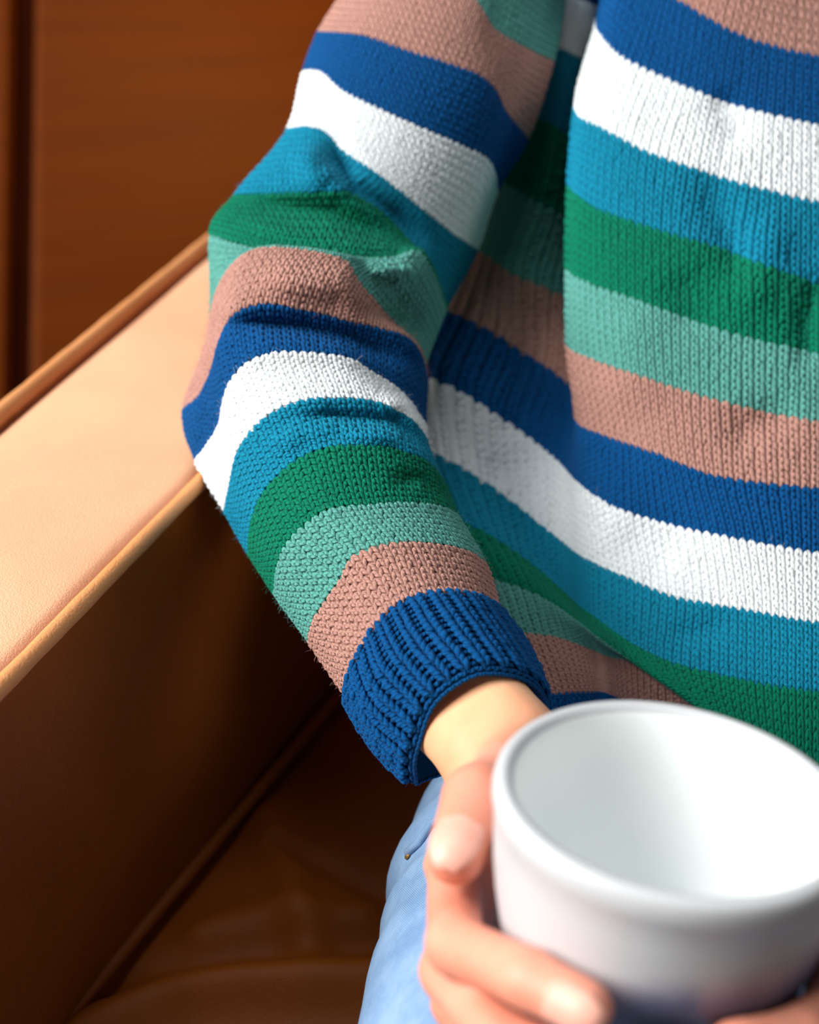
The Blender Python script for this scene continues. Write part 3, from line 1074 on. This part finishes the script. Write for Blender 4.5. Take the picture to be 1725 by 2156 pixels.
for k, ch in RH.items():
    fingers.append([(a[0], b[0], a[1], b[1]) for a, b in zip(ch[:-1], ch[1:])])
    if k != 'thumb':
        st = W1 + w_dir * {'index': .008, 'middle': .003, 'ring': -.003, 'little': -.008}[k]
        bones.append((st, ch[0][0], .018, ch[0][1] * 1.05))
bones.append((W1, RH['thumb'][0][0], .02, .0165))
bones.append((RH['index'][0][0], RH['thumb'][0][0], .010, .012))
# left arm comes in from the right of the frame
arm_l = chain([(2010, -160, .95, .045), (2400, 700, .86, .042), (2420, 1150, .76, .038), (2230, 1650, .60, .027), (2130, 1830, .53, .024)], False)
add_chain(bones, arm_l)
add_chain(bones, [(P(1000, -170, .935), .045), (P(1250, -200, 1.0), .028), (P(1540, -230, 1.03), .04), (P(1860, -200, 1.0), .028), (P(2010, -160, .95), .045)])
add_chain(bones, [(P(1540, -230, 1.03), .04), (P(1570, -480, 1.03), .047), (P(1570, -480, 1.03) + np.array([0, 0, .06]), .047)])
add_chain(bones, [(P(1540, -200, 1.0), .06), (P(1560, 400, .93), .072), (P(1580, 1200, .82), .075), (P(1560, 1480, .80), .07)])
lf_hand = {
    'thumb': [(2060, 1790, .50, .0160), (1930, 1770, .45, .0145), (1850, 1790, .41, .0122), (1815, 1840, .385, .0098)],
    'index': [(1905, 1930, .462, .0130), (1783, 2062, .405, .0108), (1660, 2165, .376, .0095), (1545, 2200, .362, .0086)],
    'middle': [(1965, 2010, .49, .0130), (1830, 2170, .43, .0106), (1690, 2255, .39, .0096), (1580, 2280, .375, .0085)],
    'ring': [(1950, 2070, .50, .0122), (1830, 2240, .445, .0100), (1700, 2310, .41, .0092), (1600, 2330, .395, .0082)],
    'little': [(1930, 2130, .51, .0110), (1820, 2280, .46, .0088), (1720, 2350, .43, .0080), (1640, 2370, .415, .0072)],
}
WL = P(2130, 1830, .53)
LH = {k: chain(v) for k, v in lf_hand.items()}
for k, ch in LH.items():
    fingers.append([(a[0], b[0], a[1], b[1]) for a, b in zip(ch[:-1], ch[1:])])
    bones.append((WL, ch[0][0], .02, ch[0][1] * 1.05))


def sd_cone(X, a, b, ra, rb):
    ab = b - a
    L2 = np.dot(ab, ab)
    t = np.clip(((X - a) @ ab) / L2, 0, 1)
    return np.linalg.norm(X - a - t[..., None] * ab, axis=-1) - (ra + (rb - ra) * t)


def smin(a, b, k):
    h = np.clip(0.5 + 0.5 * (b - a) / k, 0, 1)
    return b * (1 - h) + a * h - k * h * (1 - h)


VOX = 0.0024
allb = bones + [s for f_ in fingers for s in f_]
lo = np.min([np.minimum(a - ra, b - rb) for a, b, ra, rb in allb], 0) - .012
hi = np.max([np.maximum(a + ra, b + rb) for a, b, ra, rb in allb], 0) + .012
dim = np.ceil((hi - lo) / VOX).astype(int) + 1
FLD = np.full(dim, 0.03, np.float32)


def local(segs, pad=.012):
    l_ = np.min([np.minimum(a - ra, b - rb) for a, b, ra, rb in segs], 0) - pad
    h_ = np.max([np.maximum(a + ra, b + rb) for a, b, ra, rb in segs], 0) + pad
    i0 = np.maximum(((l_ - lo) / VOX).astype(int), 0)
    i1 = np.minimum(np.ceil((h_ - lo) / VOX).astype(int) + 1, dim)
    ax = [lo[k] + np.arange(i0[k], i1[k]) * VOX for k in range(3)]
    X = np.stack(np.meshgrid(*ax, indexing='ij'), -1).astype(np.float32)
    return tuple(slice(i0[k], i1[k]) for k in range(3)), X


for sgm in bones:
    sl_, X = local([sgm])
    FLD[sl_] = smin(FLD[sl_], sd_cone(X, *[np.asarray(q, np.float32) if np.ndim(q) else q for q in sgm]).astype(np.float32), .007)
for fsegs in fingers:
    sl_, X = local(fsegs)
    g_ = None
    for sgm in fsegs:
        s1 = sd_cone(X, *[np.asarray(q, np.float32) if np.ndim(q) else q for q in sgm])
        g_ = s1 if g_ is None else smin(g_, s1, .003)
    # keep fingers clear of the mug wall
    FLD[sl_] = smin(FLD[sl_], g_.astype(np.float32), .0028)
# the mug presses into the flesh: carve its volume out of the field
msl, X = local([(mc + m_ax * 0.0, mc - m_ax * 0.09, .062, .062)], .004)
rel = X - mc.astype(np.float32)
zz_ = rel @ m_ax.astype(np.float32)
rad_ = np.linalg.norm(rel - zz_[..., None] * m_ax.astype(np.float32), axis=-1)
ms = np.maximum(rad_ - (mug_r(np.clip(zz_, -.088, -.003)) * 1.008 + .0003), np.maximum(zz_ - 0.001, -0.0935 - zz_))
FLD[msl] = np.maximum(FLD[msl], -ms.astype(np.float32))


def surface_nets(D, origin, vox):
    inside = D < 0
    s = tuple(n_ - 1 for n_ in D.shape)
    cnt = np.zeros(s, np.int8)
    for dx in (0, 1):
        for dy in (0, 1):
            for dz in (0, 1):
                cnt += inside[dx:dx + s[0], dy:dy + s[1], dz:dz + s[2]]
    act = (cnt > 0) & (cnt < 8)
    ii = np.argwhere(act)
    idx = np.full(s, -1, np.int32)
    idx[act] = np.arange(len(ii))
    acc = np.zeros((len(ii), 3))
    num = np.zeros(len(ii))
    cor = [(0, 0, 0), (1, 0, 0), (0, 1, 0), (1, 1, 0), (0, 0, 1), (1, 0, 1), (0, 1, 1), (1, 1, 1)]
    for a in range(8):
        for b in range(a + 1, 8):
            ca, cb = np.array(cor[a]), np.array(cor[b])
            if np.abs(ca - cb).sum() != 1:
                continue
            va = D[tuple((ii + ca).T)].astype(float)
            vb = D[tuple((ii + cb).T)].astype(float)
            m = (va < 0) != (vb < 0)
            t = np.where(m, va / np.where(m, va - vb, 1), 0)
            acc += np.where(m[:, None], ca + (cb - ca) * t[:, None], 0)
            num += m
    Vx = origin + (ii + acc / num[:, None]) * vox
    faces = []
    for axn in range(3):
        o1, o2 = (axn + 1) % 3, (axn + 2) % 3
        sl0 = [slice(None)] * 3
        sl1 = [slice(None)] * 3
        sl0[axn], sl1[axn] = slice(0, -1), slice(1, None)
        A_, B_ = inside[tuple(sl0)], inside[tuple(sl1)]
        e = np.argwhere(A_ != B_)
        ok = (e[:, o1] > 0) & (e[:, o2] > 0) & (e[:, o1] < s[o1]) & (e[:, o2] < s[o2])
        e = e[ok]
        sgn = A_[tuple(e.T)]
        qd = []
        for d1, d2 in ((0, 0), (1, 0), (1, 1), (0, 1)):
            c = e.copy()
            c[:, o1] -= d1
            c[:, o2] -= d2
            qd.append(idx[tuple(c.T)])
        qd = np.stack(qd, -1)
        qd[~sgn] = qd[~sgn][:, ::-1]
        faces.append(qd)
    return Vx, np.concatenate(faces)


Vb, Fb = surface_nets(FLD, lo, VOX)
# light smoothing of the grown surface
nb = np.zeros((len(Vb), 1))
for _ in range(3):
    acc = np.zeros_like(Vb)
    nb[:] = 0
    for a, b in ((0, 1), (1, 2), (2, 3), (3, 0)):
        np.add.at(acc, Fb[:, a], Vb[Fb[:, b]])
        np.add.at(nb, Fb[:, a], 1)
        np.add.at(acc, Fb[:, b], Vb[Fb[:, a]])
        np.add.at(nb, Fb[:, b], 1)
    Vb = 0.5 * Vb + 0.5 * acc / np.maximum(nb, 1)
body = mesh_obj('body', Vb, Fb, SKIN, person)


def nail(ch, upv, wid=1.0, back=0.3):
    (a, _), (b, r) = ch[-2], ch[-1]
    d = norm(b - a)
    u = norm(upv - d * np.dot(upv, d))
    s = np.cross(d, u)
    NA_, NB_ = 9, 11
    Vv = []
    for lay in (0, 1):
        for i in range(NA_):
            f = i / (NA_ - 1)
            al_ = -r * 1.05 + f * r * 2.15
            for j in range(NB_):
                g = j / (NB_ - 1) * 2 - 1
                w_ = wid * math.radians(52) * (1 - 0.35 * max(0, f - .6) ** 2 * 6 - 0.25 * max(0, .25 - f) * 4)
                rr = r * 1.05 * math.sqrt(1 - 0.72 * min(1, max(0, al_ / r / 1.12) ** 2)) - lay * 0.0006
                Vv.append(b + d * al_ + rr * (math.cos(g * w_) * u + math.sin(g * w_) * s))
    Vv = np.array(Vv)
    n1 = NA_ * NB_
    f1 = grid_faces(NA_, NB_)
    Fs = f1.tolist() + (f1[:, ::-1] + n1).tolist()
    rim = [i for i in range(NB_)] + [i * NB_ + NB_ - 1 for i in range(1, NA_)] + [(NA_ - 1) * NB_ + j for j in range(NB_ - 2, -1, -1)] + [i * NB_ for i in range(NA_ - 2, 0, -1)]
    for a_, b_ in zip(rim, rim[1:] + rim[:1]):
        Fs.append([a_, b_, b_ + n1, a_ + n1])
    return mesh_obj('fingernail', Vv, Fs, NAIL, body)


cam_up = np.array([0, math.sin(PITCH), math.cos(PITCH)])
to_cam = norm(CAM - P(960, 1800, .4))
nail(RH['thumb'], norm(to_cam * 0.95 + cam_up * 0.2 - Xc * 0.2), 1.05)
nail(RH['index'], norm(to_cam * 0.9 - cam_up * 0.25 + Xc * 0.2))
nail(RH['middle'], norm(to_cam * 0.9 - cam_up * 0.4))
nail(LH['index'], norm(to_cam * 0.9 - cam_up * 0.3))

# left sleeve, mostly beyond the frame
lp = np.array([(2010, -160, .95), (2300, 420, .895), (2420, 800, .845), (2440, 1100, .775), (2330, 1450, .665), (2235, 1650, .60)])
lpw = unproj(lp[:, 0], lp[:, 1], lp[:, 2])
ts = np.linspace(0, len(lp) - 1, 61)
cl = pchip(np.arange(len(lp), dtype=float), lpw, ts)
rads = np.interp(ts, [0, 2, 4, 5], [.075, .068, .055, .043])
rads = rads * (1 + 0.04 * np.sin(ts * 9))
Vt, Ft = tube(cl, rads, 40, False)
Ft = np.array(Ft)
mi = np.array([[4, 5, 0, 1, 2, 3][(k // 6) % 6] for k in range(60)])
sp_ = Soup()
sp_.add(Vt, Ft, np.repeat(mi, 40))
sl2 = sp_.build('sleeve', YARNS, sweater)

# ------------------------------------------------------------------ jeans


def loft(sections, nseg=48, sub=10, squash=0.9, shin=True):
    S_ = np.array(sections, float)
    tq = np.linspace(0, len(S_) - 1, (len(S_) - 1) * sub + 1)
    Q = pchip(np.arange(len(S_), dtype=float), S_, tq)
    c = unproj(Q[:, 0], Q[:, 1], Q[:, 2])
    k_ = c[-1]     # bent knee, then the shin going down before the seat
    ext = np.array([k_, k_ + [0, -.09, -.02], k_ + [0, -.135, -.11], k_ + [0, -.14, -.25], k_ + [0, -.13, -.42]])
    te = np.linspace(0, 4, 25)[1:]
    c = np.concatenate([c, pchip(np.arange(5.0), ext, te)])
    Q = np.concatenate([Q, np.c_[np.zeros((24, 3)), np.interp(te, [0, 1, 2, 4], [Q[-1, 3], .064, .062, .056])]])
    tq = np.r_[tq, tq[-1] + te]
    T = norm(np.gradient(c, axis=0))
    A_ = np.broadcast_to(np.array([1.0, 0, 0]), T.shape)
    A_ = norm(A_ - T * np.sum(A_ * T, 1, keepdims=True))
    B_ = np.cross(A_, T)
    a = np.linspace(0, 2 * math.pi, nseg, endpoint=False)
    V_ = c[:, None] + Q[:, 3][:, None, None] * (np.cos(a)[None, :, None] * A_[:, None] + squash * np.sin(a)[None, :, None] * B_[:, None])
    return V_, a, tq


THIGH = [(1345, 1500, .83, .068), (1255, 1660, .755, .080), (1150, 1850, .665, .083), (1132, 2000, .615, .081), (1108, 2170, .565, .079), (1090, 2420, .50, .074), (1090, 2700, .44, .066)]
TV, ta_, tq_ = loft(THIGH)
ctr = TV.mean(1, keepdims=True)
# soft creases across the thigh
wr_ = 0.0022 * np.sin(tq_[:, None] * 9 + 2.2 * np.cos(ta_)[None] + 1.0) * np.exp(-((tq_[:, None] - 2.2) / 1.3) ** 2)
TV = TV + norm(TV - ctr) * wr_[..., None]
jeans = mesh_obj('jeans', TV.reshape(-1, 3), grid_faces(TV.shape[0], 48, True), DENIM, person)
LT = [(1700, 1500, .83, .068), (1800, 1700, .74, .080), (1850, 1950, .62, .082), (1880, 2300, .53, .076), (1900, 2700, .45, .066)]
LV, _, _ = loft(LT)
mesh_obj('trouser_leg', LV.reshape(-1, 3), grid_faces(LV.shape[0], 48, True), DENIM, jeans)
HP = [(1290, 1560, .84, .095), (1480, 1570, .83, .10), (1700, 1560, .84, .095)]
# pocket edge running up from the thigh to the hip, with a rivet at its lower corner


def on_thigh(px, py):
    """nearest thigh point to the line of sight through a pixel"""
    r = norm(unproj(px, py, 1.0) - CAM)
    rel_ = TV.reshape(-1, 3) - CAM
    t_ = rel_ @ r
    dist = np.linalg.norm(rel_ - t_[:, None] * r, axis=1) + t_ * 0.045
    i_ = np.argmin(dist)
    return TV.reshape(-1, 3)[i_], norm(TV.reshape(-1, 3)[i_] - ctr.reshape(-1, 3)[i_ // 48])


pk = [on_thigh(x, y) for x, y in ((968, 1688), (930, 1714), (898, 1742), (872, 1772), (857, 1792))]
V_, F_ = tube(np.array([p + n_ * 0.0012 for p, n_ in pk]), 0.0024, 8)
mesh_obj('pocket_seam', V_, F_, DENIM, jeans)
rp, rn = pk[-1]
t1 = norm(np.cross(rn, [0, 0, 1.0]))
t2 = np.cross(rn, t1)
rv = []
for rad, hh in ((.0030, 0.0), (.0030, .0008), (.0021, .0015), (.0008, .0018)):
    for k in range(12):
        a = 2 * math.pi * k / 12
        rv.append(rp + rn * hh + rad * (math.cos(a) * t1 + math.sin(a) * t2))
rf = grid_faces(4, 12, True).tolist() + [[36 + k for k in range(12)]]
mesh_obj('rivet', rv, rf, BRASS, jeans)
